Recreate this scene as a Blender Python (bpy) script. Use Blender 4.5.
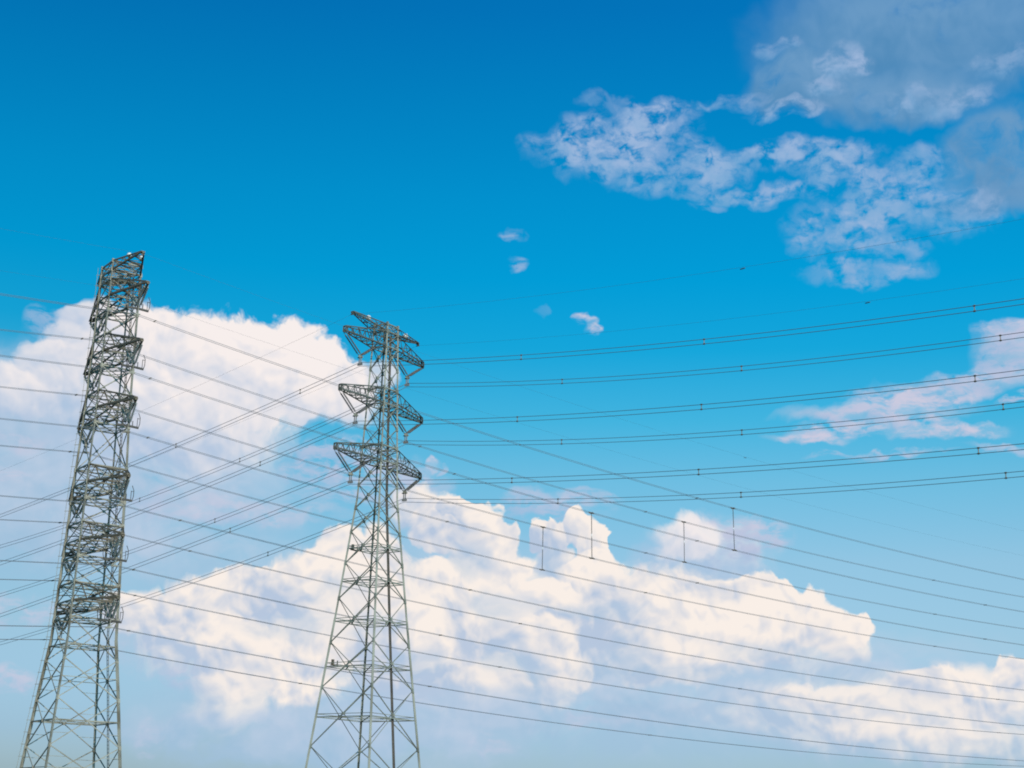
import bpy, math, random
from mathutils import Matrix, Vector

sc = bpy.context.scene
for o in list(sc.objects): bpy.data.objects.remove(o)

# ---------------------------------------------------------------- camera, sun, exposure
EYE = 1.7
cd = bpy.data.cameras.new('camera'); cam = bpy.data.objects.new('camera', cd); sc.collection.objects.link(cam)
cd.sensor_width = 36; cd.lens = 36*1542.06/1024; cd.clip_start = .1; cd.clip_end = 30000
cam.matrix_world = (Matrix.Translation((0, 0, EYE)) @ Matrix.Rotation(math.pi/2+math.radians(16.1164), 4, 'X')
                    @ Matrix.Rotation(math.radians(1.5784), 4, 'Z'))
sc.camera = cam
SKY_STRENGTH = .1
SUN_EL = math.radians(30); SUN_AZ = math.radians(150)      # behind the camera, a little to the right
sd = bpy.data.lights.new('sun', 'SUN'); sun = bpy.data.objects.new('sun', sd); sc.collection.objects.link(sun)
sd.energy = 3.5; sd.angle = math.radians(.5); sd.color = (1, .93, .82)
sv = Vector((math.sin(SUN_AZ)*math.cos(SUN_EL), math.cos(SUN_AZ)*math.cos(SUN_EL), math.sin(SUN_EL)))
sun.rotation_euler = sv.to_track_quat('Z', 'Y').to_euler()
sc.view_settings.view_transform = 'Standard'; sc.view_settings.look = 'None'
sc.view_settings.exposure = 0; sc.view_settings.gamma = 1; sc.view_settings.use_curve_mapping = False
sc.cycles.use_denoising = False
sc.cycles.filter_width = 1.9
sc.cycles.max_bounces = 4

# ---------------------------------------------------------------- sky
TINT = [(3.0, (0.602, 0.821, 1.213)), (6.7, (0.79, 0.978, 1.108)), (9.6, (0.817, 1.097, 1.155)), (12.6, (0.538, 1.188, 1.248)), (14.8, (0.225, 1.199, 1.323)), (17.4, (0.038, 1.148, 1.396)), (20, (0.003, 1.14, 1.476)), (23, (0.004, 1.098, 1.499)), (26.6, (0.004, 0.983, 1.476)), (29.7, (0.005, 0.864, 1.465))]
# cloud puffs: azimuth, elevation, half width, half height (degrees), opacity, edge softness, brightness, kind
PUFFS = [
 (-16.67,12.67,5.92,3.18,0.97,0.8,0,'veil_shade'),(-18.52,13.56,3.09,2.1,0.9,0.9,0.1,'veil_shade'),(-14.59,13.21,5.34,2.86,0.97,0.8,0.1,'veil_shade'),
 (-11.95,12.15,4.34,0.87,0.3,0.9,0.3,'veil_shade'),(-15.43,10.99,6.98,1.77,0.7,0.9,0.2,'veil_shade'),(-16.32,9.49,4.47,1.4,0.7,0.9,0.2,'veil_shade'),
 (-11.33,9.11,5.37,0.93,0.5,0.9,0.2,'veil_shade'),(-10.39,10.98,4.0,0.51,0.55,0.9,0.5,'pink'),(-17.42,6.96,2.02,0.48,0.6,0.9,0.5,'pink'),
 (2.07,4.58,9.4,2.14,0.75,0.9,0,'veil_shade'),(-7.3,3.24,5.33,1.75,0.7,0.9,0.0,'veil_shade'),(-2.03,6.63,6.6,3.25,0.8,0.9,0.1,'veil_shade'),
 (2.03,6.74,7.33,2.17,0.7,0.9,0,'veil_shade'),(13.52,4.77,5.53,2.08,0.7,0.9,0.3,'veil_shade'),(-17.48,4.54,0.73,0.48,0.7,0.7,0.5,'pink'),
 (-12.55,2.88,0.69,0.55,0.6,0.7,0.5,'pink'),(-0.62,2.92,0.8,0.35,0.6,0.8,0.5,'pink'),(3.9,3.92,1.99,0.28,0.8,0.9,0.5,'pink'),
 (-17.46,17.17,0.85,0.57,0.5,0.8,0,'pink'),(-18.48,14.7,1.73,0.91,0.9,0.5,0.15,'bank'),(-15.58,16.51,1.8,1.21,0.95,0.25,0.15,'bank'),
 (-17.18,15.66,1.2,0.85,0.9,0.3,0.1,'bank'),(-15.93,17.49,1.08,0.5,0.9,0.5,0.2,'bank'),(-18.43,12.85,1.03,0.21,0.5,0.8,0.5,'pink'),
 (-18.38,11.8,0.75,0.31,0.7,0.8,0.6,'pink'),(-12.92,14.81,4.73,2.53,0.85,0.7,0.0,'bank'),(-12.27,15.77,4.05,2.25,1,0.3,0.42,'bank'),
 (-9.48,16.1,3.57,2.05,1,0.2,0.45,'bank'),(-13.47,16.76,2.42,1.3,1,0.3,0.4,'bank'),(-7.29,15.65,1.67,1.32,1,0.25,0.4,'bank'),
 (-10.86,16.8,2.62,1.31,1,0.2,0.48,'bank'),(-5.9,15.43,0.91,1.11,0.9,0.4,0.35,'bank'),(-4.91,16.15,0.61,0.59,0.7,0.6,0.3,'bank'),
 (-12.11,13.96,3.29,1.45,0.7,0.9,0.15,'bank'),(-6.92,14.68,1.89,0.52,0.5,0.9,0.2,'bank'),(-6.08,13.24,2.11,0.52,0.8,0.6,0.3,'pink'),
 (-7.54,12.61,1.27,0.37,0.7,0.7,0.3,'pink'),(-4.71,12.39,2.26,0.74,0.75,0.6,0.3,'pink'),(-6.74,11.74,1.49,0.33,0.5,0.8,0.3,'pink'),
 (-0.09,21.71,0.48,0.22,0.6,1,0.0,'flock'),(-0.28,21.63,0.24,0.15,0.5,1,0.1,'pink'),(0.07,20.57,0.32,0.26,0.55,1,0.0,'pink'),
 (1.26,18.75,0.16,0.19,0.12,0.9,0.0,'pink'),(2.75,18.58,0.23,0.3,1,0.7,0.5,'pink'),(2.99,18.29,0.23,0.26,1,0.7,0.5,'pink'),
 (3.26,17.96,0.27,0.19,1,0.7,0.4,'pink'),(2.99,18.29,0.27,0.33,0.35,0.9,0.3,'veil_shade'),(-3.16,13.19,0.3,0.22,1,0.6,0.7,'pink'),
 (-3.12,13.15,0.34,0.22,0.6,0.9,0.4,'veil_shade'),(-2.58,13.06,0.23,0.15,0.6,0.7,0.5,'pink'),(1.37,11.66,1.96,0.52,0.7,0.7,0.1,'pink'),
 (3.14,11.99,0.83,0.22,0.5,0.8,0.1,'pink'),(7.37,9.72,2.43,1.46,0.75,0.7,-0.35,'bank'),(8.12,10.45,2.36,0.87,0.8,0.5,0.0,'pink'),
 (6.82,10.52,1.26,0.88,0.85,0.5,0.3,'bank'),(9.22,10.45,1.1,0.8,0.6,0.6,0.1,'pink'),(-2.75,6.24,3.67,2.23,0.9,0.5,-0.15,'cumulus'),
 (2.02,7.46,4.06,2.18,0.9,0.6,-0.15,'cumulus'),(-3.53,11.51,1.13,0.96,0.95,0.4,0.2,'cumulus'),(-2.0,10.83,1.73,1.18,1,0.15,0.35,'cumulus'),
 (-0.88,10.02,1.12,1.47,1,0.15,0.25,'cumulus'),(-1.76,11.46,0.83,0.52,1,0.2,0.35,'cumulus'),(-0.25,8.86,1.34,1.32,1,0.3,0.05,'cumulus'),
 (1.09,10.62,0.49,0.59,1,0.15,0.35,'cumulus'),(1.69,10.71,0.6,0.52,1,0.15,0.35,'cumulus'),(1.68,9.79,0.75,0.88,0.9,0.3,0.0,'cumulus'),
 (2.63,10.84,0.68,0.66,1,0.12,0.4,'cumulus'),(3.09,10.22,0.71,0.95,1,0.12,0.4,'cumulus'),(2.92,8.94,1.56,1.1,1,0.2,0.4,'cumulus'),
 (3.78,8.59,1.11,0.95,0.95,0.3,0.25,'cumulus'),(0.9,7.8,1.85,1.09,0.9,0.4,0.1,'cumulus'),(1.44,8.54,0.97,0.58,1,0.2,0.4,'cumulus'),
 (-2.39,8.43,1.11,1.09,1,0.25,0.4,'cumulus'),(-1.9,8.27,1.86,1.24,1,0.3,0.42,'cumulus'),(-2.78,6.97,1.84,1.45,1,0.4,0.45,'cumulus'),
 (-0.57,7.4,1.63,1.45,0.9,0.4,0.25,'cumulus'),(-4.81,9.26,1.11,1.46,1,0.25,0.35,'cumulus'),(-6.03,9.21,1.11,1.24,1,0.2,0.35,'cumulus'),
 (-9.31,6.35,5.36,1.64,0.95,0.6,0.0,'cumulus'),(-12.59,7.18,1.62,0.92,1,0.3,0.35,'cumulus'),(-13.63,7.02,0.77,0.84,0.9,0.4,0.3,'cumulus'),
 (-10.66,7.54,2.14,1.21,1,0.25,0.3,'cumulus'),(-8.72,8.17,2.18,0.94,1,0.25,0.3,'cumulus'),(-7.24,7.88,2.19,1.8,1,0.3,0.2,'cumulus'),
 (-9.26,5.64,1.93,1.42,1,0.35,0.4,'cumulus'),(-9.93,4.2,1.2,1.19,0.75,0.7,0.35,'cumulus'),(-7.44,5.36,1.8,1.42,1,0.4,0.45,'cumulus'),
 (-11.68,4.83,0.84,0.42,0.5,0.8,0.3,'pink'),(-6.42,6.47,1.45,1.43,0.9,0.5,0.45,'cumulus'),(-4.27,7.28,1.47,2.17,0.9,0.5,0.25,'cumulus'),
 (1.29,6.72,1.25,0.94,0.95,0.3,0.4,'cumulus'),(2.23,5.73,1.1,0.79,0.9,0.35,0.3,'cumulus'),(-0.51,5.23,1.24,1.07,0.8,0.5,0.4,'cumulus'),
 (1.62,4.93,0.88,0.79,0.7,0.7,0.35,'cumulus'),(5.71,7.53,3.3,1.81,0.95,0.5,0.0,'cumulus'),(7.18,8.27,1.98,0.8,1,0.25,0.35,'cumulus'),
 (9.54,8.29,1.45,0.86,1,0.15,0.4,'cumulus'),(10.44,7.75,1.94,0.93,1,0.2,0.4,'cumulus'),(12.2,7.15,1.2,0.64,1,0.2,0.4,'cumulus'),
 (7.9,7.2,3.99,1.22,1,0.4,0.38,'cumulus'),(6.43,6.1,2.18,0.93,0.9,0.5,0.35,'cumulus'),(12.54,6.69,0.92,0.64,0.7,0.6,0.3,'cumulus'),
 (4.97,8.24,1.48,0.94,0.9,0.4,0.2,'cumulus'),(10.4,6.32,2.5,0.71,0.5,0.9,0.2,'cumulus'),(-0.04,8.07,1.11,0.55,0.55,0.9,0.0,'veil_shade'),  # last puff here starts the patches of shade painted over the cumulus
 (1.42,9.56,0.45,0.51,0.6,0.9,0.0,'veil_shade'),(3.49,7.78,1.85,0.33,0.5,0.9,0.0,'veil_shade'),(3.95,5.99,1.46,0.57,0.6,0.9,0.0,'veil_shade'),
 (0.02,6.15,0.81,0.58,0.5,0.9,0.0,'veil_shade'),(-6.09,7.13,1.83,0.58,0.35,0.9,0.0,'veil_shade'),(-5.97,8.23,1.32,0.51,0.35,0.9,0.0,'veil_shade'),
 (-1.2,9.49,0.75,0.59,0.5,0.9,0.0,'veil_shade'),(6.8,5.82,1.81,0.43,0.5,0.9,0.0,'veil_shade'),(-3.1,5.87,1.1,0.5,0.35,0.9,0.0,'veil_shade'),
 (-8.08,6.83,1.59,0.43,0.3,0.9,0.0,'veil_shade'),(0.95,5.7,0.59,0.43,0.5,0.9,0.0,'veil_shade'),(4.97,6.8,0.73,0.65,0.4,0.9,0.0,'veil_shade'),
 (10.05,6.57,2.15,0.28,0.35,0.9,0.0,'veil_shade'),(-7.29,2.96,6.73,0.77,0.8,0.9,0.1,'veil_shade'),(-9.77,2.98,2.11,0.9,0.6,0.9,0.1,'veil_shade'),
 (2.08,4.16,7.24,0.78,0.8,0.9,0.1,'veil_shade'),(7.87,4.52,4.65,0.71,0.8,0.9,0.1,'veil_shade'),(-0.83,3.97,3.27,0.57,0.6,0.9,0.1,'veil_shade'),
 (3.52,4.97,1.46,0.5,0.6,0.9,0.1,'veil_shade'),(12.86,5.74,2.1,0.32,0.6,0.9,0.1,'veil_shade'),(-4.06,3.0,4.31,1.41,0.6,0.9,0.1,'veil_shade'),
 (13.15,4.24,5.18,1.25,0.65,0.9,0.1,'cumulus'),(16.94,5.06,2.35,0.96,0.85,0.6,0.3,'cumulus'),(18.16,5.74,1.0,0.68,1,0.2,0.4,'cumulus'),
 (15.6,5.3,1.7,0.55,0.95,0.3,0.35,'cumulus'),(11.78,4.93,1.97,0.49,0.8,0.5,0.3,'cumulus'),(14.18,4.08,3.09,0.76,0.7,0.7,0.3,'cumulus'),
 (16.18,3.25,3.02,0.68,0.6,0.8,0.2,'cumulus'),(13.93,15.09,3.27,0.36,0.6,0.9,0.3,'veil_shade'),(11.33,14.18,1.25,0.25,0.7,0.9,0.4,'veil_shade'),
 (16.85,15.86,2.84,0.39,0.6,0.9,0.3,'veil_shade'),(18.78,17.17,1.26,0.92,0.85,0.8,0.0,'veil_shade'),(16.06,14.29,2.13,0.25,0.45,0.9,0.3,'veil_shade'),
 (13.56,15.03,2.19,0.33,1,0.8,0.3,'pink'),(11.51,14.14,1.11,0.25,1,0.7,0.5,'pink'),(12.45,14.48,1.47,0.25,0.9,0.8,0.4,'pink'),
 (15.59,15.67,2.52,0.32,1,0.8,0.3,'pink'),(17.75,16.06,1.76,0.43,0.9,0.8,0.2,'pink'),(14.67,15.35,2.17,0.29,0.9,0.8,0.4,'pink'),
 (16.23,14.28,1.85,0.29,1,0.8,0.4,'pink'),(15.0,14.69,1.44,0.22,0.8,0.8,0.3,'pink'),(18.74,17.63,1.2,0.56,1,0.6,-0.1,'pink'),
 (18.76,16.82,1.05,0.71,1,0.7,-0.2,'pink'),(13.86,13.47,2.17,0.14,0.7,0.9,0.3,'pink'),(18.92,15.15,0.83,0.21,0.9,0.8,0.4,'pink'),
 (18.48,13.65,1.38,0.18,0.6,0.9,0.3,'pink'),(17.24,28.35,6.43,2.24,0.9,0.95,0.2,'slate'),(14.15,28.64,4.29,1.58,0.7,0.95,0.3,'slate'),
 (11.53,27.01,2.21,1.13,0.95,0.5,0.2,'slate'),(15.19,26.12,3.05,0.91,0.9,0.7,0.5,'slate'),(18.97,23.67,2.03,1.73,0.95,0.6,0.5,'slate'),
 (18.32,22.16,1.81,0.49,0.6,0.8,0.5,'slate'),(1.68,24.78,1.45,0.65,0.75,0.8,0.4,'flock'),(3.5,24.87,2.42,1.09,1,0.6,0.55,'flock'),
 (3.19,26.45,0.73,0.29,0.7,0.8,0.4,'flock'),(5.31,25.8,1.78,0.79,1,0.6,0.55,'flock'),(5.91,24.24,2.64,1.01,1,0.6,0.5,'flock'),
 (7.3,23.96,1.98,0.51,0.8,0.8,0.3,'flock'),(9.09,24.27,2.6,0.43,0.9,0.8,0.3,'flock'),(11.64,24.3,2.56,0.57,0.9,0.7,0.35,'flock'),
 (10.04,23.04,2.34,0.36,0.85,0.8,0.3,'flock'),(8.08,23.1,1.57,0.29,0.6,0.8,0.2,'flock'),(12.77,23.63,1.38,0.5,0.9,0.7,0.3,'flock'),
 (13.08,21.71,2.27,0.93,0.95,0.7,0.4,'flock'),(15.02,22.77,1.88,0.99,0.85,0.7,0.35,'flock'),(16.21,23.92,1.12,0.56,0.7,0.8,0.3,'flock'),
 (13.58,20.1,2.1,0.47,0.9,0.7,0.4,'flock'),(17.21,22.0,1.68,0.85,0.7,0.8,0.3,'flock'),(11.73,21.16,0.92,0.51,0.7,0.8,0.3,'flock'),
 (14.55,20.84,1.27,0.43,0.7,0.8,0.3,'flock'),(13.05,27.68,1.02,0.63,1,0.6,0.6,'flock'),(12.11,26.76,0.79,0.42,0.7,0.8,0.4,'flock'),
 (10.9,25.98,1.34,0.35,0.9,0.7,0.35,'flock'),(8.93,26.56,1.12,0.36,0.8,0.8,0.3,'flock'),(10.37,28.37,0.96,0.28,0.6,0.8,0.3,'flock'),
 (7.52,26.33,0.48,0.25,0.7,0.8,0.3,'flock'),(16.33,26.02,2.27,0.56,0.7,0.8,0.4,'flock'),(19.22,27.1,1.48,0.48,0.5,0.8,0.4,'flock'),
 (7.6,22.64,0.55,0.18,0.5,0.8,0.3,'flock'),
]
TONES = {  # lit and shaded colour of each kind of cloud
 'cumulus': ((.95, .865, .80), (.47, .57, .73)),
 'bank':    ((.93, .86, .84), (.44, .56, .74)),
 'veil_shade':    ((.52, .62, .77), (.36, .53, .71)),  # thin cloud, and the shade painted over the cumulus
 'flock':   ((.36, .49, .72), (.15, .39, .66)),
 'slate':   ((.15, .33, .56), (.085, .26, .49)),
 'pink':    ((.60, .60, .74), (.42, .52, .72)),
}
def build_world():
    w = bpy.data.worlds.new('World'); sc.world = w; w.use_nodes = True
    nt = w.node_tree; N = nt.nodes; K = nt.links
    N.remove(N['Background']); cur = [N, K]
    def n(t, **kw):
        x = cur[0].new(t)
        for a, b in kw.items(): setattr(x, a, b)
        return x
    def put(sock, v):
        if hasattr(v, 'is_output'): cur[1].new(v, sock)
        elif v is not None: sock.default_value = v
    def m(op, a, b=None, c=None, clamp=False):
        x = n('ShaderNodeMath', operation=op, use_clamp=clamp)
        put(x.inputs[0], a); put(x.inputs[1], b); put(x.inputs[2], c)
        return x.outputs[0]
    def vm(op, a, b=None, c=None):
        x = n('ShaderNodeVectorMath', operation=op)
        put(x.inputs[0], a); put(x.inputs[1], b); put(x.inputs[2], c)
        return x.outputs['Value'] if op == 'DOT_PRODUCT' else x.outputs[0]
    def mr(v, a, b, c=0., d=1., smooth=True):
        x = n('ShaderNodeMapRange', interpolation_type='SMOOTHSTEP', clamp=False)
        put(x.inputs[0], v)
        for i, q in enumerate((a, b, c, d)): put(x.inputs[i+1], q)
        return x.outputs[0]
    def mix(f, a, b):
        x = n('ShaderNodeMix', data_type='RGBA')
        put(x.inputs[0], f); put(x.inputs[6], a); put(x.inputs[7], b)
        return x.outputs[2]
    def noise(v, scale, detail, rough=.55, color=False, lac=2.):
        x = n('ShaderNodeTexNoise', noise_dimensions='2D'); put(x.inputs['Vector'], v)
        x.inputs['Scale'].default_value = scale; x.inputs['Detail'].default_value = detail
        x.inputs['Roughness'].default_value = rough; x.inputs['Lacunarity'].default_value = lac
        return x.outputs[1 if color else 0]
    def billow(v, scale, detail, rough):
        x = n('ShaderNodeTexVoronoi', voronoi_dimensions='2D', feature='F1', normalize=True); put(x.inputs['Vector'], v)
        x.inputs['Scale'].default_value = scale; x.inputs['Detail'].default_value = detail
        x.inputs['Roughness'].default_value = rough; x.inputs['Lacunarity'].default_value = 2.1
        return x.outputs['Distance']
    sky = n('ShaderNodeTexSky', sky_type='NISHITA', sun_disc=False)
    sky.sun_elevation = SUN_EL; sky.sun_rotation = SUN_AZ
    d = n('ShaderNodeTexCoord').outputs['Generated']
    sp = n('ShaderNodeSeparateXYZ'); K.new(d, sp.inputs[0])
    az = m('MULTIPLY', m('ARCTAN2', sp.outputs[0], sp.outputs[1]), 57.29578)
    el = m('MULTIPLY', m('ARCSINE', sp.outputs[2]), 57.29578)
    cb = n('ShaderNodeCombineXYZ'); K.new(az, cb.inputs[0]); K.new(el, cb.inputs[1]); q = cb.outputs[0]
    # deep clean-air blue of the day, paler towards the horizon
    cr = n('ShaderNodeValToRGB'); r = cr.color_ramp; r.interpolation = 'LINEAR'
    r.elements[0].position = TINT[0][0]/40; r.elements[0].color = (*TINT[0][1], 1)
    r.elements[1].position = TINT[-1][0]/40; r.elements[1].color = (*TINT[-1][1], 1)
    for e, c in TINT[1:-1]:
        x = r.elements.new(e/40); x.color = (*c, 1)
    K.new(m('DIVIDE', el, 40.), cr.inputs[0])
    am = n('ShaderNodeMix', data_type='RGBA', blend_type='MULTIPLY'); am.inputs[0].default_value = 1
    K.new(sky.outputs[0], am.inputs[6]); K.new(cr.outputs[0], am.inputs[7]); 
    # even out the left-to-right fall-off of the model sky
    ev = n('ShaderNodeMix', data_type='RGBA', blend_type='MULTIPLY'); ev.inputs[0].default_value = 1
    K.new(am.outputs[2], ev.inputs[6]); K.new(mr(az, -28., 28., .84, 1.17), ev.inputs[7]); air = ev.outputs[2]
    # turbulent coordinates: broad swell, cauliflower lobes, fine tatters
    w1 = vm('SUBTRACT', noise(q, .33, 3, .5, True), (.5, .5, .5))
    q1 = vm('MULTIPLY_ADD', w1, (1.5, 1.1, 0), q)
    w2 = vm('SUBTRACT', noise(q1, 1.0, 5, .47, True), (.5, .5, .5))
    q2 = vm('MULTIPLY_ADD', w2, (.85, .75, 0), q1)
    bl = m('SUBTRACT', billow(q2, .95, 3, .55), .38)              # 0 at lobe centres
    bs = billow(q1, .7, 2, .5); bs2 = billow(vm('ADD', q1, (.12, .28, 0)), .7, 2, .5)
    relief = m('MULTIPLY', m('SUBTRACT', bs2, bs), 2.1)  # sunward and shaded sides of the lobes, painted into the cloud colour
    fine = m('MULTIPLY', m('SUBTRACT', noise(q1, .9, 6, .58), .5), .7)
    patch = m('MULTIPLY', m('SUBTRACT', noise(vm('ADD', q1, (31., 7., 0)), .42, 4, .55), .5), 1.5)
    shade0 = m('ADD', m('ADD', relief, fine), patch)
    rag = m('MULTIPLY_ADD', bl, 1.05, m('MULTIPLY_ADD', noise(q1, 2.0, 4, .5), .35, -.08))                                   # lobes push the outline in and out
    qf = vm('MULTIPLY_ADD', w2, (.55, .4, 0), vm('MULTIPLY', q, (.8, 1.15, 1)))
    fleck = mr(m('MULTIPLY_ADD', noise(qf, 1.45, 7, .6), 1.5, m('MULTIPLY', billow(qf, 2.3, 1, .5), -.62)), .24, .80)
    wisp = mr(noise(vm('MULTIPLY_ADD', w2, (.7, .6, 0), vm('MULTIPLY', q, (.7, 1.7, 1))), 1.35, 6, .62), .32, .64)
    thin = mr(noise(q1, .55, 5, .6), .30, .62, .38, .95)
    murk = mr(noise(q2, .28, 6, .6), .22, .50)
    fine_veil = noise(vm('MULTIPLY', q2, (.5, 1., 1.)), .55, 6, .6)
    streak = mr(fine_veil, .15, .62)
    # the sky is worked out in sixteen sectors so that each ray meets only the puffs near it
    def sector(a0, a1, e0, e1):
        g = bpy.data.node_groups.new('cloud sector', 'ShaderNodeTree')
        names = ('q1', 'q2', 'shade', 'rag', 'fleck', 'streak', 'wisp', 'murk', 'thin', 'air')
        for nm in names: g.interface.new_socket(nm, in_out='INPUT', socket_type={'q': 'NodeSocketVector', 'a': 'NodeSocketColor'}.get(nm[0], 'NodeSocketFloat'))
        g.interface.new_socket('Color', in_out='OUTPUT', socket_type='NodeSocketColor')
        keep = cur[0], cur[1]; tick[0] += 1e-4
        cur[0], cur[1] = g.nodes, g.links
        gi = n('NodeGroupInput').outputs; q1, q2, shade0, rag, fleck, streak, wisp, murk, thin, out = gi[:10]
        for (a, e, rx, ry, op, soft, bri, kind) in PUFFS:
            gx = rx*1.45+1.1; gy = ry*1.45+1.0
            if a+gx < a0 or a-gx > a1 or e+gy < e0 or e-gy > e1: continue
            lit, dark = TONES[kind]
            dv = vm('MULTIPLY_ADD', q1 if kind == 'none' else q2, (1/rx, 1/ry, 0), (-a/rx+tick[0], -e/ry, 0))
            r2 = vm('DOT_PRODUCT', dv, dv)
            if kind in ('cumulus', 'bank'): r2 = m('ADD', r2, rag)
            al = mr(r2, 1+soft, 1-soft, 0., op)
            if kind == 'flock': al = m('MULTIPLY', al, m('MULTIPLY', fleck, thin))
            if kind == 'veil_shade': al = m('MULTIPLY', al, streak)
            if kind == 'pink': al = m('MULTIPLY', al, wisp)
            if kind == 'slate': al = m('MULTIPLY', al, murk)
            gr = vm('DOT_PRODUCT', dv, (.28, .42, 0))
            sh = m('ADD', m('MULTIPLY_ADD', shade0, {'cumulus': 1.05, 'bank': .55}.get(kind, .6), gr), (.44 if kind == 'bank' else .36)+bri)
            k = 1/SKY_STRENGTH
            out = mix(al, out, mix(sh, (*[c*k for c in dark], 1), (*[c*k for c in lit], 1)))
        go = n('NodeGroupOutput'); cur[1].new(out, go.inputs[0])
        cur[0], cur[1] = keep
        gn = n('ShaderNodeGroup'); gn.node_tree = g
        for i, v in enumerate(shared): K.new(v, gn.inputs[i])
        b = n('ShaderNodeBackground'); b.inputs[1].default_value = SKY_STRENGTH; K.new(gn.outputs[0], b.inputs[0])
        return b.outputs[0]
    tick = [0.]
    shared = (q1, q2, shade0, rag, fleck, streak, wisp, murk, thin, air)
    AZ = (-180, -11, -1, 9, 180); EL = (-90, 7, 13.5, 21, 90)
    def pick(v, edge, lo, hi):
        x = n('ShaderNodeMixShader'); K.new(m('GREATER_THAN', v, edge), x.inputs[0]); K.new(lo, x.inputs[1]); K.new(hi, x.inputs[2])
        return x.outputs[0]
    cols = []
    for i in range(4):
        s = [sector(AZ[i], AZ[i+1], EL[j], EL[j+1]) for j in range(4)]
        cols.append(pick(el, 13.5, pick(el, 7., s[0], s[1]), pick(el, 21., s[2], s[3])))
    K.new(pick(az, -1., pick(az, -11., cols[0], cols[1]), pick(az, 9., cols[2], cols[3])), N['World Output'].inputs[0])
    w.cycles.sampling_method = 'MANUAL'; w.cycles.sample_map_resolution = 256
build_world()

# ---------------------------------------------------------------- materials
def material(name, col, rough=.6, metal=0., col2=None, scale=3., spread=(.4, .65), bump=0.):
    m = bpy.data.materials.new(name); m.use_nodes = True; t = m.node_tree; b = t.nodes['Principled BSDF']
    b.inputs['Roughness'].default_value = rough; b.inputs['Metallic'].default_value = metal
    b.inputs['Base Color'].default_value = (*col, 1)
    if col2:
        tc = t.nodes.new('ShaderNodeTexCoord'); nz = t.nodes.new('ShaderNodeTexNoise'); nz.inputs['Scale'].default_value = scale; nz.inputs['Detail'].default_value = 5
        r = t.nodes.new('ShaderNodeMapRange'); r.inputs[1].default_value, r.inputs[2].default_value = spread
        x = t.nodes.new('ShaderNodeMix'); x.data_type = 'RGBA'; x.inputs[6].default_value = (*col, 1); x.inputs[7].default_value = (*col2, 1)
        t.links.new(tc.outputs['Object'], nz.inputs['Vector']); t.links.new(nz.outputs[0], r.inputs[0]); t.links.new(r.outputs[0], x.inputs[0]); t.links.new(x.outputs[2], b.inputs['Base Color'])
        if bump:
            bp = t.nodes.new('ShaderNodeBump'); bp.inputs['Strength'].default_value = bump; t.links.new(nz.outputs[0], bp.inputs['Height']); t.links.new(bp.outputs[0], b.inputs['Normal'])
    return m
STEEL = material('galvanised_steel', (.33, .315, .26), .65, .1, (.17, .15, .11), .55, (.42, .66))
STEEL_B = material('painted_steel', (.27, .275, .23), .65, .1, (.16, .16, .13), .5, (.42, .66))
DARK = material('weathered_steel', (.125, .11, .082), .6, .2, (.18, .135, .09), .8)
SLATE_STEEL = material('dark_galvanised_steel', (.125, .13, .112), .6, .2, (.085, .09, .075), .8)
SOOT = material('dark_fitting', (.05, .045, .04), .6, .2, (.08, .07, .06), 1.)
RISER = material('brown_steel', (.16, .135, .11), .6, .2, (.11, .10, .09), .8)
PORCELAIN = material('grey_porcelain', (.24, .26, .24), .35, 0., (.17, .18, .17), 2.)
DISC = material('dark_glazed_porcelain', (.09, .085, .08), .35, 0., (.14, .13, .12), 2.)
WIRE = material('aged_aluminium', (.145, .165, .19), .7, .1, (.12, .135, .155), .05)
SHIELD = material('thin_steel_strand', (.06, .10, .14), .8, 0., (.05, .09, .12), .05)
FITTING = material('cast_fitting', (.30, .27, .25), .6, .2, (.22, .20, .19), 2.)
PALE = material('pale_enamel', (.75, .74, .70), .4, 0., (.62, .61, .58), 4.)
CONCRETE = material('concrete', (.36, .35, .33), .9, 0., (.25, .24, .22), 1.5, bump=.3)
SOIL = material('field_grass', (.055, .085, .03), .95, 0., (.11, .10, .055), .08, (.38, .62), .4)

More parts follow.
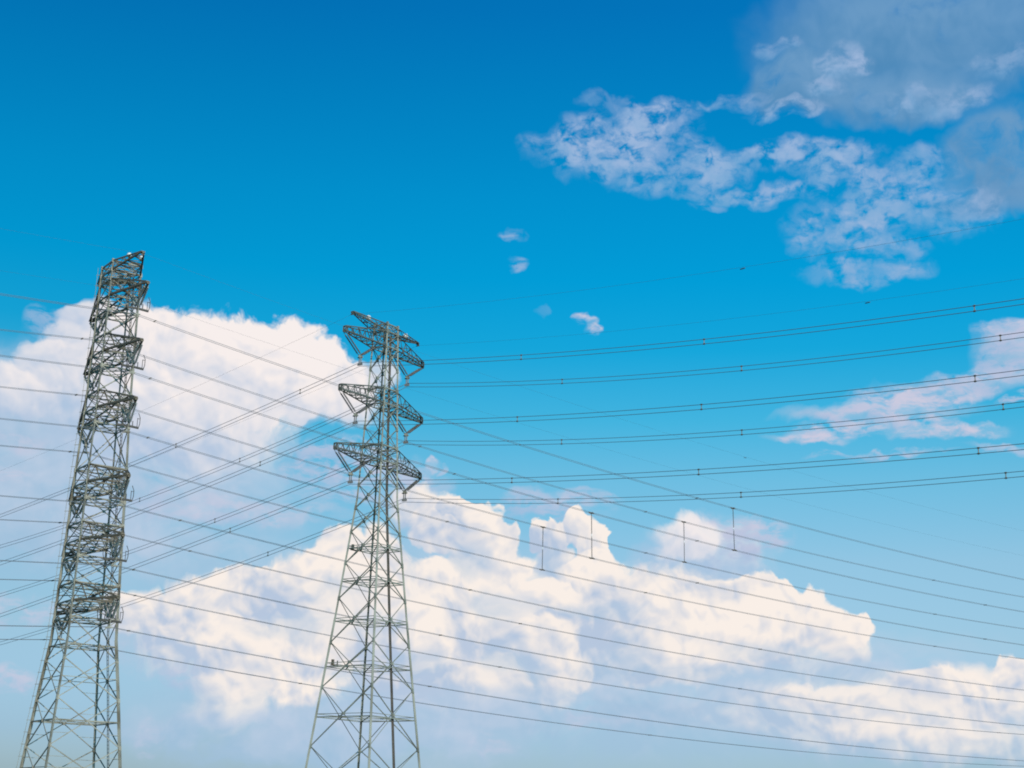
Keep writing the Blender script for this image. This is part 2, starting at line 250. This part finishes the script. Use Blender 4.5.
# ---------------------------------------------------------------- mesh helpers
class MB:
    def __init__(s): s.v = []; s.f = []
    def add(s, vs, fs):
        k = len(s.v); s.v += [tuple(p) for p in vs]; s.f += [tuple(i+k for i in f) for f in fs]
    def angle(s, p, q, w=.1, t=None, turn=0.):
        """steel angle (L section) from p to q"""
        p = Vector(p); q = Vector(q); d = q-p
        if d.length < 1e-4: return
        t = t or w*.22
        d.normalize(); up = Vector((0, 0, 1)) if abs(d.z) < .95 else Vector((1, 0, 0))
        x = d.cross(up).normalized(); y = x.cross(d).normalized()
        if turn: x, y = x*math.cos(turn)+y*math.sin(turn), y*math.cos(turn)-x*math.sin(turn)
        sec = [(-w/3, -w/3), (2*w/3, -w/3), (2*w/3, -w/3+t), (-w/3+t, -w/3+t), (-w/3+t, 2*w/3), (-w/3, 2*w/3)]
        vs = [c+x*a+y*b for c in (p, q) for a, b in sec]
        s.add(vs, [(i, (i+1) % 6, (i+1) % 6+6, i+6) for i in range(6)]+[(5, 4, 3, 2, 1, 0), (6, 7, 8, 9, 10, 11)])
    def bar(s, p, q, w=.1, h=None):
        p = Vector(p); q = Vector(q); d = (q-p); h = h or w
        if d.length < 1e-4: return
        d.normalize(); up = Vector((0, 0, 1)) if abs(d.z) < .95 else Vector((1, 0, 0))
        x = d.cross(up).normalized()*w/2; y = x.cross(d).normalized()*h/2
        vs = [c+a for c in (p, q) for a in (-x-y, x-y, x+y, -x+y)]
        s.add(vs, [(3, 2, 1, 0), (4, 5, 6, 7)]+[(i, (i+1) % 4, (i+1) % 4+4, i+4) for i in range(4)])
    def tube(s, pts, r, n=6):
        pts = [Vector(p) for p in pts]; vs = []; fs = []
        rs = r if isinstance(r, (list, tuple)) else [r]*len(pts)
        for i, p in enumerate(pts):
            d = (pts[min(i+1, len(pts)-1)]-pts[max(i-1, 0)]).normalized()
            up = Vector((0, 0, 1)) if abs(d.z) < .95 else Vector((1, 0, 0))
            x = d.cross(up).normalized(); y = x.cross(d)
            vs += [p+(x*math.cos(2*math.pi*k/n)+y*math.sin(2*math.pi*k/n))*rs[i] for k in range(n)]
        for i in range(len(pts)-1):
            fs += [(i*n+k, i*n+(k+1) % n, (i+1)*n+(k+1) % n, (i+1)*n+k) for k in range(n)]
        fs += [tuple(range(n))[::-1], tuple((len(pts)-1)*n+k for k in range(n))]
        s.add(vs, fs)
    def build(s, name, mat, parent=None, smooth=False):
        me = bpy.data.meshes.new(name); me.from_pydata(s.v, [], s.f); me.materials.append(mat); me.update()
        if smooth: me.polygons.foreach_set('use_smooth', [True]*len(me.polygons))
        o = bpy.data.objects.new(name, me); sc.collection.objects.link(o)
        if parent: o.parent = parent
        return o
def empty(name, loc, rz, label, cat, group=None):
    o = bpy.data.objects.new(name, None); sc.collection.objects.link(o); o.location = loc; o.rotation_euler = (0, 0, rz)
    tag(o, label, cat, group); return o
def tag(o, label, cat, group=None):
    o['label'] = label; o['category'] = cat
    if group: o['group'] = group
def lerp(a, b, t): return Vector(a)*(1-t)+Vector(b)*t

# ---------------------------------------------------------------- ground
g = MB(); S = 9000; k = 24
for i in range(k+1):
    for j in range(k+1): g.v.append(((i/k-.5)*2*S, (j/k-.5)*2*S, 0))
g.f = [(i*(k+1)+j, (i+1)*(k+1)+j, (i+1)*(k+1)+j+1, i*(k+1)+j+1) for i in range(k) for j in range(k)]
ground = g.build('ground', SOIL); ground['kind'] = 'structure'

# ---------------------------------------------------------------- lattice tower
def width_at(prof, z):
    for (z0, w0), (z1, w1) in zip(prof, prof[1:]):
        if z <= z1: return w0+(w1-w0)*(z-z0)/(z1-z0)
    return prof[-1][1]
def string(root, p, q, mat, discs, rad, hw=.03, dbl=0., name='insulator_string', side=Vector((0, 1, 0))):
    """a chain of porcelain discs from p to q, doubled when dbl is set"""
    m = MB(); p = Vector(p); q = Vector(q); d = (q-p)
    for off in ((-dbl, dbl) if dbl else (0,)):
        o = side*off; pts = []; rr = []
        a, b = .10, .92
        pts += [p+o, p+o+d*a*.98]; rr += [hw, hw]
        for i in range(discs):
            t0 = a+(b-a)*i/discs; t1 = a+(b-a)*(i+1)/discs
            for u, r in ((.02, rad*.32), (.30, rad), (.48, rad*.95), (.62, rad*.35)):
                pts.append(p+o+d*(t0+(t1-t0)*u)); rr.append(r)
        pts += [p+o+d*(b+.01), q+o]; rr += [hw, hw]
        m.tube(pts, rr, 8)
    return m.build(name, mat, root, True)

def tower(name, loc, rz, label, prof, nodes, levels, top, leg_w, steel, arm_turn, arms, gw, style):
    """prof: (height, half side); nodes: heights where the bracing meets the legs; arms: per level (height, near reach, far reach, rise)"""
    root = empty(name, loc, rz, label, 'transmission tower', 'lattice transmission towers')
    W = lambda z: width_at(prof, z)
    C = lambda sx, sy, z, k=1.: Vector((sx*W(z)*k, sy*W(z)*k, z))
    quad = [(1, 1), (1, -1), (-1, -1), (-1, 1)]
    for sx, sy in quad:                                             # legs and their footings
        m = MB(); zs = [0]+[p[0] for p in prof[1:-1]]+[top]
        for a, b in zip(zs, zs[1:]):
            wl = leg_w*(1.15 if b < 22 else (1. if b < 40 else .82))
            m.angle(C(sx, sy, a), C(sx, sy, b), wl, wl*.2, math.atan2(sy, sx)+math.pi)
        for z in nodes+levels:                                      # splice and gusset plates on the leg
            if z > 1: m.bar(C(sx, sy, z-.22), C(sx, sy, z+.22), leg_w*1.25, leg_w*.9)
        m.build('leg', steel, root)
        f = MB(); c = C(sx, sy, 0); f.v = [(c.x+a*.7, c.y+b*.7, z) for z, k_ in ((-.6, 1), (.45, 1)) for a, b in quad]
        f.f = [(3, 2, 1, 0), (4, 5, 6, 7)]+[(i, i+4, (i+1) % 4+4, (i+1) % 4) for i in range(4)]
        f.build('footing', CONCRETE, root)
    faces = [((1, 1), (1, -1)), ((1, -1), (-1, -1)), ((-1, -1), (-1, 1)), ((-1, 1), (1, 1))]
    zs = sorted(nodes+levels)
    for a, b in faces:                                              # one bracing panel set for each face of the body
        m = MB(); bw = leg_w*.42
        for z0, z1 in zip(zs, zs[1:]):
            A0, B0, A1, B1 = C(*a, z0), C(*b, z0), C(*a, z1), C(*b, z1)
            w0, w1 = W(z0), W(z1)
            big = (z0 in nodes and z1-z0 > 2.2) or z1-z0 > 2.6
            n_ = 1
            m.angle(A0, B1, bw if big else bw*.8); m.angle(B0, A1, bw if big else bw*.8, turn=math.pi/2)
            k_ = w0/(w0+w1); zc = z0+(z1-z0)*k_
            X = lerp(A0, B1, k_)
            if z1-z0 > 2.2:
                Am, Bm = C(*a, zc), C(*b, zc)
                m.bar(X+Vector((0, 0, -.13)), X+Vector((0, 0, .13)), .24, .24)
                if z1 <= style['plain_below'] and (not style.get('alt') or zs.index(z0) % 2 == 0): m.angle(Am, Bm, bw*.75)
                elif style.get('short') and z1 < style['short']: m.angle(Am, lerp(Am, X, .98), bw*.6)
                if z1 <= style['sub_below']:                        # redundant members from the leg to the half diagonals
                    for P, Q, R, S_ in ((A0, B0, A1, B1), (B0, A0, B1, A1)):
                        m.angle(lerp(P, X, .5), lerp(P, R, k_*.5), bw*.45)
                        m.angle(lerp(R, X, .5), lerp(R, P, (1-k_)*.5), bw*.45)
        for z in levels: m.angle(C(*a, z), C(*b, z), leg_w*.62)
        if style['base_ring']: m.angle(C(*a, nodes[0]), C(*b, nodes[0]), bw)
        m.build('bracing', steel, root)
    for z in levels+style['diaphragms']:                            # flat frames across the body
        m = MB(); bw = leg_w*.36
        m.angle(C(1, 1, z), C(-1, -1, z), bw); m.angle(C(1, -1, z+.02), C(-1, 1, z+.02), bw)
        for (a, b) in faces: m.angle(lerp(C(*a, z), C(*b, z), .5), lerp(C(*b, z), C(-a[0], -a[1], z), .5), bw)
        if z in style['diaphragms']:
            for (a, b) in faces: m.angle(C(*a, z-.02), C(*b, z-.02), bw*1.3)
        m.build('diaphragm', steel, root)
    # crossarms
    ca, sa = math.cos(arm_turn), math.sin(arm_turn)
    def out(r, side=0., z=0.): return Vector((r*ca-side*sa, r*sa+side*ca, z))
    def arm(reach, zt, z_low, z_top, tip_h, n, nm, cw):
        s = 1 if reach > 0 else -1; m = MB()
        tipw = style['tip_w']
        rb = [C(s, q, z_low) for q in (-1, 1)]; rt = [C(s, q, z_top) for q in (-1, 1)]
        tb = [out(reach, q*tipw, zt) for q in (-1, 1)]; tt = [out(reach-s*.05, q*tipw, zt+tip_h) for q in (-1, 1)]
        L = {'b-': (rb[0], tb[0]), 'b+': (rb[1], tb[1]), 't-': (rt[0], tt[0]), 't+': (rt[1], tt[1])}
        for kk, (p, q) in L.items(): m.angle(p, q, cw*(1.25 if kk[0] == 'b' else .9), turn=0 if kk[1] == '+' else math.pi/2)
        P = lambda kk, u: lerp(*L[kk], u)
        for i in range(n):
            u0, u1 = i/n, (i+1)/n; um = (u0+u1)/2
            for x, y in (('b-', 'b+'),) if i % 2 else (('b-', 'b+'), ('t-', 't+')):
                m.angle(P(x, u0), P(y, um), cw*.55); m.angle(P(y, um), P(x, u1), cw*.55)
            for x, y in (('b-', 't-'), ('b+', 't+')):
                m.angle(P(x, u0), P(y, um), cw*.55); m.angle(P(y, um), P(x, u1), cw*.55)
            if i: m.angle(P('b-', u0), P('b+', u0), cw*.5)
        m.angle(tb[0], tb[1], cw*1.2); m.angle(tt[0], tt[1], cw)
        for i in (0, 1): m.angle(tb[i], tt[i], cw)
        m.bar(out(reach, -tipw*.7, zt-.1), out(reach, tipw*.7, zt-.1), .3, .16)
        return m.build(nm, style['arm_mat'], root)
    for (zt, reach, z_low, z_top, tip_h, cl, zc) in arms:
        s = 1 if reach > 0 else -1
        a_ = arm(reach, zt, z_low, z_top, tip_h, style['panels'], 'crossarm', style['chord'])
        # V of two insulator strings, yoke plate and clamp
        zy = zc+style['drop']; inner = max(style['inner_min'], 2*abs(cl)-abs(reach))*s
        yoke = out(cl, 0, zy)
        zin = z_low-.15 if style['drop'] < .8 else zt-.2
        p_in = out(inner, 0, lerp((0, 0, z_low), (0, 0, zt), (abs(inner)-W(z_low))/(abs(reach)-W(z_low))).z-.12)
        p_out = out(reach-s*.15, 0, zt-.18)
        for p in (p_out, p_in):
            string(root, p, yoke+Vector((0, 0, .06))+(p-yoke).normalized()*.1, style['ins'], style['discs'], style['rad'], .028, style['dbl'], side=out(0, 1))
        y = MB()
        y.bar(out(cl-.28, 0, zy), out(cl+.28, 0, zy), .07, .3); y.bar(out(cl, -.32, zy-.1), out(cl, .32, zy-.1), .12, .10)
        yk = y.build('yoke_plate', STEEL, root)
        c_ = MB()
        if style['drop'] > .8:
            for q in (-.11, .11): c_.bar(out(cl, q, zy-.1), out(cl, q, zc-.1), .08, .08)
            c_.bar(out(cl, -.3, zc), out(cl, .3, zc), .1, .22)
        else:
            for q in (-.22, .22):
                c_.bar(out(cl+q, 0, zy), out(cl+q, 0, zc), .06); c_.bar(out(cl+q, -.3, zc), out(cl+q, .3, zc), .10, .13)
        c_.build('suspension_clamp', FITTING if style['drop'] > .8 else STEEL, root)
        if style['horn'] and s > 0:
            h = MB()
            for q in (-1, 1):
                e = q*1.25
                h.bar(out(cl, 0, zy-.05), out(cl, e, zy-.12), .2, .2)
                h.tube([out(cl, e*.98, zy-.12), out(cl, e*1.08, zy+.35), out(cl, e*1.08, zy+1.0), out(cl, e*.9, zy+1.5)], .04)
                h.tube([out(cl, e*.86, zy-.12), out(cl, e*.86, zy+.95)], .035)
                h.tube([out(cl, e*.45, zy-.12), out(cl, e*.45, zy+.55)], .05)
                h.tube([out(cl, e*1.08, zy+.9), out(cl, e*.86, zy+.9)], .03)
            h.build('arcing_horn', SOOT, yk)
    for (zt, reach, z_low, z_top) in gw:
        arm(reach, zt, z_low, z_top, .05, 4, 'ground_wire_arm', style['chord']*.85)
        m = MB(); m.bar(out(reach, 0, zt), out(reach, 0, zt-.28), .1); m.bar(out(reach, -.2, zt-.28), out(reach, .2, zt-.28), .09)
        m.build('ground_wire_clamp', DARK, root)
    # ladder up one face
    m = MB(); z0, z1 = 3.0, style['ladder_top']; k_ = style['ladder_k']; hw = style['ladder_w']/2
    P = lambda z, d_: Vector((W(z)*k_+d_, W(z)-.28, z))
    zz = [z0]+[p[0] for p in prof if z0 < p[0] < z1]+[z1]
    for a, b in zip(zz, zz[1:]):
        for d_ in (-hw, hw): m.angle(P(a, d_), P(b, d_), style['rail_w'])
    z = z0
    while z < z1: m.bar(P(z, -hw), P(z, hw), .045 if style['ladder_w'] > .3 else .06); z += .38
    m.build('ladder', style['ladder_mat'], root)
    # climbing rail with steps outside one corner leg
    if style['rail']:
        m = MB(); sx, sy = style['rail']; o = Vector((sx, sy, 0))*.36
        zz = [4.0]+[p[0] for p in prof if 4 < p[0] < top]+[top]
        for a, b in zip(zz, zz[1:]): m.tube([C(sx, sy, a)+o, C(sx, sy, b)+o], .022)
        z = 4.
        while z < top: m.bar(C(sx, sy, z), C(sx, sy, z)+o*1.25, .05); z += 1.24
        m.build('climbing_rail', STEEL, root)
    for (r, sd_, z) in style['beacons']:
        m = MB(); c = out(r, sd_, z); m.tube([c+Vector((0, 0, -.30)), c+Vector((0, 0, -.2)), c, c+Vector((0, 0, .18)), c+Vector((0, 0, .26))], [.12, .26, .3, .2, .04], 10)
        m.build('aviation_lamp', PALE, root, True)
    return root

E1 = EYE
A_POS = Vector((-44.67, 165, 0)); A_ROT = math.radians(-55.5)
B_POS = Vector((-13.456, 155, 0)); B_ROT = math.atan2(-math.cos(math.radians(35)), -math.sin(math.radians(35))); B_TURN = math.radians(3.7)
r2_ = math.sqrt(.5)
profA = [(z+E1, w*r2_) for z, w in ((-1.7, 6.42), (4.94, 5.5), (12.9, 4.45), (18.1, 3.70), (28.85, 3.25), (36.6, 2.98), (43, 2.66), (50.35, 2.5), (60.4, 2.35))]
profB = [(z+E1, w*r2_) for z, w in ((-1.7, 6.47), (5.4, 5.51), (19.79, 3.57), (32.04, 2.03), (39.43, 1.67), (48.1, 1.32), (51.4, 1.2))]
LA = [56.1, 49.6, 43.1, 34.7, 28.4, 21.9]
nearA = [8.6, 8.45, 8.45, 8.5, 8.5, 8.9]; farA = [-8.6, -8.6, -8.7, -9.0, -9.3, -9.8]
ZA = [52.89, 46.21, 39.6, 31.62, 25.2, 18.82]
clA = [(6.3, -5.7), (6.5, -5.6), (6.7, -5.6), (6.9, -6.4), (7.0, -6.8), (7.2, -7.4)]
armsA = []
for i, z in enumerate(LA):
    for r, c in ((nearA[i], clA[i][0]), (farA[i], clA[i][1])):
        armsA.append((z-.15+E1, r, z-.05+E1, z+1.9+E1, .12, c, ZA[i]+E1))
levA = [round(z+d+E1, 3) for z in LA for d in (-1.75, 0, 1.9)]+[60.15+E1, 59.1+E1]
styleA = dict(plain_below=19, sub_below=20, base_ring=False, diaphragms=[9.6+E1, 17.4+E1, 2.5+E1], tip_w=.16, panels=3, chord=.17, arm_mat=DARK,
    drop=.75, inner_min=2.9, ins=PORCELAIN, discs=17, rad=.15, dbl=.2, horn=True, ladder_top=60, ladder_k=.3, ladder_w=.42, rail_w=.07, ladder_mat=DARK,
    rail=(-1, -1), beacons=[(2.6, -.2, 60.9+E1), (4.6, .5, 60.1+E1)])
tower('lattice_tower', A_POS, A_ROT, 'taller pylon at left with six stacked levels of crossarms seen almost end on', profA,
    [z+E1 for z in (2.4, 7.0, 11.8, 15.9)], levA, 60.2+E1, .23, STEEL, 0., armsA,
    [(60.2+E1, 6.25, 59.1+E1, 60.15+E1), (60.2+E1, -7.2, 59.1+E1, 60.15+E1)], styleA)
LB = [48.2, 42.0, 35.87]; ZB = [45.4, 39.13, 32.95]
armsB = []
for i, z in enumerate(LB):
    for r, c in (([7.1, 7.28, 7.5][i], [4.2, 4.45, 4.7][i]), ([-7.05, -7.3, -7.5][i], [-4.28, -4.54, -4.79][i])):
        armsB.append((z+E1, r, z+E1, z+1.65+E1, .5, c, ZB[i]+E1))
levB = [round(z+d+E1, 3) for z in LB for d in (0, 1.65)]+[50.65+E1]
nodesB = [z+E1 for z in (2.0, 7.3, 13.0, 17.4, 21.8, 25.4, 28.6, 31.1, 33.5, 39.6, 45.9)]
styleB = dict(plain_below=31, sub_below=-1, base_ring=False, diaphragms=[10.1+E1, 15.0+E1, 19.5+E1, 23.5+E1, 26.9+E1], tip_w=.14, panels=5, chord=.115, arm_mat=SLATE_STEEL,
    drop=.85, inner_min=1.6, ins=DISC, discs=20, rad=.095, dbl=.17, horn=False, ladder_top=49.5+EYE, ladder_k=-.06, ladder_w=.17, rail_w=.11, ladder_mat=RISER,
    rail=None, beacons=[(3.2, 0, 50.75+E1), (-3.6, 0, 50.75+E1)])
twB = tower('lattice_tower', B_POS, B_ROT, 'shorter slender pylon left of centre with three levels of crossarms spread to both sides', profB,
    nodesB, levB, 50.7+E1, .19, STEEL_B, B_TURN, armsB, [(50.55+E1, 5.95, 49.9+E1, 50.6+E1), (50.55+E1, -5.95, 49.9+E1, 50.6+E1)], styleB)
for z in (26.8, 15.2):                                               # small boxes on the left leg
    m = MB(); w_ = width_at(profB, z+E1); m.bar((w_*.9-.1, -w_*.9, z+E1), (w_*.9-1.1, -w_*.9, z+E1), .3, .08)
    m.bar((w_*.9-.3, -w_*.9, z+E1), (w_*.9-.3, -w_*.9, z+.55+E1), .2, .22); m.bar((w_*.9-1.0, -w_*.9, z+E1), (w_*.9-1.0, -w_*.9, z+.5+E1), .08)
    m.build('equipment_box', DARK, twB)

# ---------------------------------------------------------------- conductors
aA = Vector((math.sin(math.radians(34.5)), -math.cos(math.radians(34.5)), 0)); lA = Vector((-aA.y, aA.x, 0))
tb_ = math.radians(31.2855); aB = Vector((-math.sin(tb_), -math.cos(tb_), 0))
def d_(deg, s): return Vector((math.cos(math.radians(deg)), -math.sin(math.radians(deg)), 0))*s
R_WIRE = .023
def span(start, dirv, slope, curv, length, side, gap, vertical, spacers, label, group, n=70):
    root = empty('twin_conductor', start, 0, label, 'power line', group)
    def pt(t): return dirv*t+Vector((0, 0, slope*t+curv*t*t))
    offs = [(Vector((0, 0, 1)) if vertical else side)*(s*gap/2) for s in (-1, 1)]
    for o in offs:
        m = MB(); m.tube([pt(length*(i/n)**1.15)+o for i in range(n+1)], .024 if vertical else R_WIRE, 6); m.build('conductor', WIRE, root, True)
    for t in spacers:
        m = MB(); p = pt(t); d = dirv.normalized()
        m.bar(p+offs[0]*1.35, p+offs[1]*1.35, .055, .055)
        for o in offs: m.bar(p+o-d*.09, p+o+d*.09, .09)
        m.build('spacer', DARK, root)
    return root
def single(start, dirv, slope, curv, length, label, group, dots=(), n=60):
    m = MB(); m.tube([dirv*(length*(i/n)**1.15)+Vector((0, 0, slope*length*(i/n)**1.15+curv*(length*(i/n)**1.15)**2)) for i in range(n+1)], .008, 5)
    for t in dots:
        c = dirv*t+Vector((0, 0, slope*t+curv*t*t-.12)); m.tube([c-dirv*.25, c-dirv*.14, c+dirv*.14, c+dirv*.25], [.03, .045, .045, .03], 6)
    o = m.build('ground_wire', SHIELD, None, True); o.location = start; tag(o, label, 'ground wire', group)
A_LINES = [
(6.3, 52.87, -0.1422, 0.000402, -0.0698, 0.0004, [2.1, 34.4, 80.9]),
(-5.7, 52.91, -0.1425, 0.000414, -0.0985, 0.0004, [43.9, 81.8, 142.8]),
(6.5, 46.26, -0.135, 0.000413, -0.07, 0.0004, [2.1, 41.6, 80.7, 140.0]),
(-5.6, 46.17, -0.1304, 0.000386, -0.0809, 0.0004, [41.2, 81.8, 142.6]),
(6.7, 39.66, -0.1222, 0.000385, -0.074, 0.0004, [2.4, 40.7, 80.5, 139.2]),
(-5.6, 39.54, -0.1152, 0.000349, -0.0771, 0.0004, [41.5, 81.8, 142.2]),
(6.9, 31.65, -0.1103, 0.000348, -0.0701, 0.0004, [6.8, 44.2, 91.6]),
(-6.4, 31.6, -0.1091, 0.000343, -0.0873, 0.0004, [13.8, 61.0, 158.2]),
(7.0, 25.24, -0.1015, 0.000332, -0.0789, 0.0004, [2.1, 40.2, 87.7]),
(-6.8, 25.17, -0.1031, 0.000347, -0.0894, 0.0004, [7.8, 58.2, 158.4]),
(7.2, 18.87, -0.0956, 0.000341, -0.0871, 0.0004, [2.1, 38.9, 98.5]),
(-7.4, 18.76, -0.0973, 0.000358, -0.0865, 0.0004, [29.7, 84.1, 158.8]),
]
order = ['top', 'second', 'third', 'fourth', 'fifth', 'lowest']
for i, (off, z, s1, c1, s2, c2, sp) in enumerate(A_LINES):
    start = A_POS+aA*off+Vector((0, 0, z+E1)); side = 'near' if i % 2 == 0 else 'far'; od = order[i//2]
    tip = 'right' if i % 2 == 0 else 'left'
    span(start, lA, s1, c1, 330, aA, .44, False, sp,
         f'twin wires descending right from the {tip} tip of the tall pylon\'s {od} crossarm', 'twin conductors running right from the tall pylon')
    span(start, -lA, s2, c2, 230, aA, .44, False, [1.8, 31+3*(i % 3), 76],
         f'twin wires leaving at left from the {tip} tip of the tall pylon\'s {od} crossarm', 'twin conductors running left from the tall pylon')
B_LINES = [
(4.2, 45.4, -0.1804, 0.000693, -0.1729, 0.00047, [23.2, 44.2, 68.2], [8.8, 29.0]),
(-4.28, 45.4, -0.1866, 0.000849, -0.2034, 0.000841, [22.7, 43.9, 67.9], [26.5, 44.9]),
(4.45, 39.13, -0.1655, 0.000701, -0.1793, 0.000529, [23.1, 44.0, 68.0], [14.1, 43.5]),
(-4.54, 39.13, -0.1719, 0.000843, -0.1903, 0.000587, [22.6, 43.7, 67.7], [30.4, 60.5]),
(4.7, 32.95, -0.1418, 0.000555, -0.1777, 0.000337, [22.8, 43.8, 68.0], [17.9, 42.1]),
(-4.79, 32.95, -0.1477, 0.000702, -0.1947, 0.000578, [22.1, 43.4, 67.5], [20.9, 51.4]),
]
for i, (off, z, s1, c1, s2, c2, sp, sl) in enumerate(B_LINES):
    start = B_POS+aB*off+Vector((0, 0, z+E1)); od = ['top', 'middle', 'lowest'][i//2]; tip = 'left' if i % 2 == 0 else 'right'
    span(start, d_(45, 1), s1, c1, 240, aB, .40, True, sp+[92, 116],
         f'paired wires rising rightward from the {tip} tip of the shorter pylon\'s {od} crossarm', 'paired conductors running right from the shorter pylon')
    span(start, d_(40, -1), s2, c2, 300, aB, .40, True, sl+[75, 110],
         f'paired wires sloping down leftward from the {tip} tip of the shorter pylon\'s {od} crossarm', 'paired conductors running left from the shorter pylon')
for off, nm, s1, c1, s2, dots in ((6.25, 'right', -.1302, .00036, -.0666, [90]), (-7.2, 'left', -.123, .000319, -.0736, [])):
    st = A_POS+aA*off+Vector((0, 0, 60.0+E1))
    single(st, lA, s1, c1, 330, f'faint thin wire descending right from the {nm} end of the tall pylon\'s topmost arm', 'thin ground wires', dots)
    single(st, -lA, s2, .0003, 230, f'faint thin wire going left from the {nm} end of the tall pylon\'s topmost arm', 'thin ground wires')
for off, nm, c1, s2, dots in ((5.95, 'left', .00062, -.165, [49]), (-5.95, 'right', .00062, -.165, [56])):
    st = B_POS+aB*off+Vector((0, 0, 50.3+E1))
    single(st, d_(45, 1), -.169, c1, 240, f'faint thin wire rising rightward from the {nm} end of the shorter pylon\'s topmost arm', 'thin ground wires', dots)
    single(st, d_(40, -1), s2, .0004, 300, f'faint thin wire sloping leftward from the {nm} end of the shorter pylon\'s topmost arm', 'thin ground wires')
# insulating rods that hold two conductors of one circuit apart
def wire_pt(i, t):
    off, z, s1, c1 = A_LINES[i-1][:4]; return A_POS+aA*off+lA*t+Vector((0, 0, z+E1+s1*t+c1*t*t))
def rod(i, j, t, label):
    p = wire_pt(i, t); q = wire_pt(j, t)
    root = empty('interphase_spacer', q, 0, label, 'insulator rod', 'interphase spacer rods')
    p = p-q; q = Vector((0, 0, 0))
    u = (p-q)
    m = MB(); pts = []; rr = []
    for a, b in ((.04, .46), (.54, .96)):
        for k in range(22):
            t0 = a+(b-a)*k/22
            for w_, r in ((.1, .035), (.4, .082), (.6, .035)): pts.append(q+u*(t0+(b-a)/22*w_)); rr.append(r)
    m.tube([q+u*.02]+pts+[q+u*.98], [.035]+rr+[.035], 8); m.build('insulator_rod', DISC, root, True)
    m = MB(); m.tube([q+u*.462, q+u*.538], .045, 8); m.build('middle_joint', PALE, root, True)
    for e, s in ((q, 1), (p, -1)):
        m = MB(); m.bar(e-aA*.30, e+aA*.30, .10, .12); m.bar(e-lA*.45, e+lA*.45, .10, .10)
        m.bar(e, e+Vector((0, 0, s*.3)), .1); m.build('end_clamp', DARK, root)
rod(4, 6, 63.8, 'leftmost of the four vertical rods between the wires, before the tall cloud tower')
rod(3, 5, 62.7, 'second rod from the left, crossing the right edge of the tallest centre cloud')
rod(2, 4, 89.0, 'third rod from the left, over the left part of the small separate cloud')
rod(1, 3, 87.5, 'rightmost and highest of the four vertical rods between the wires')
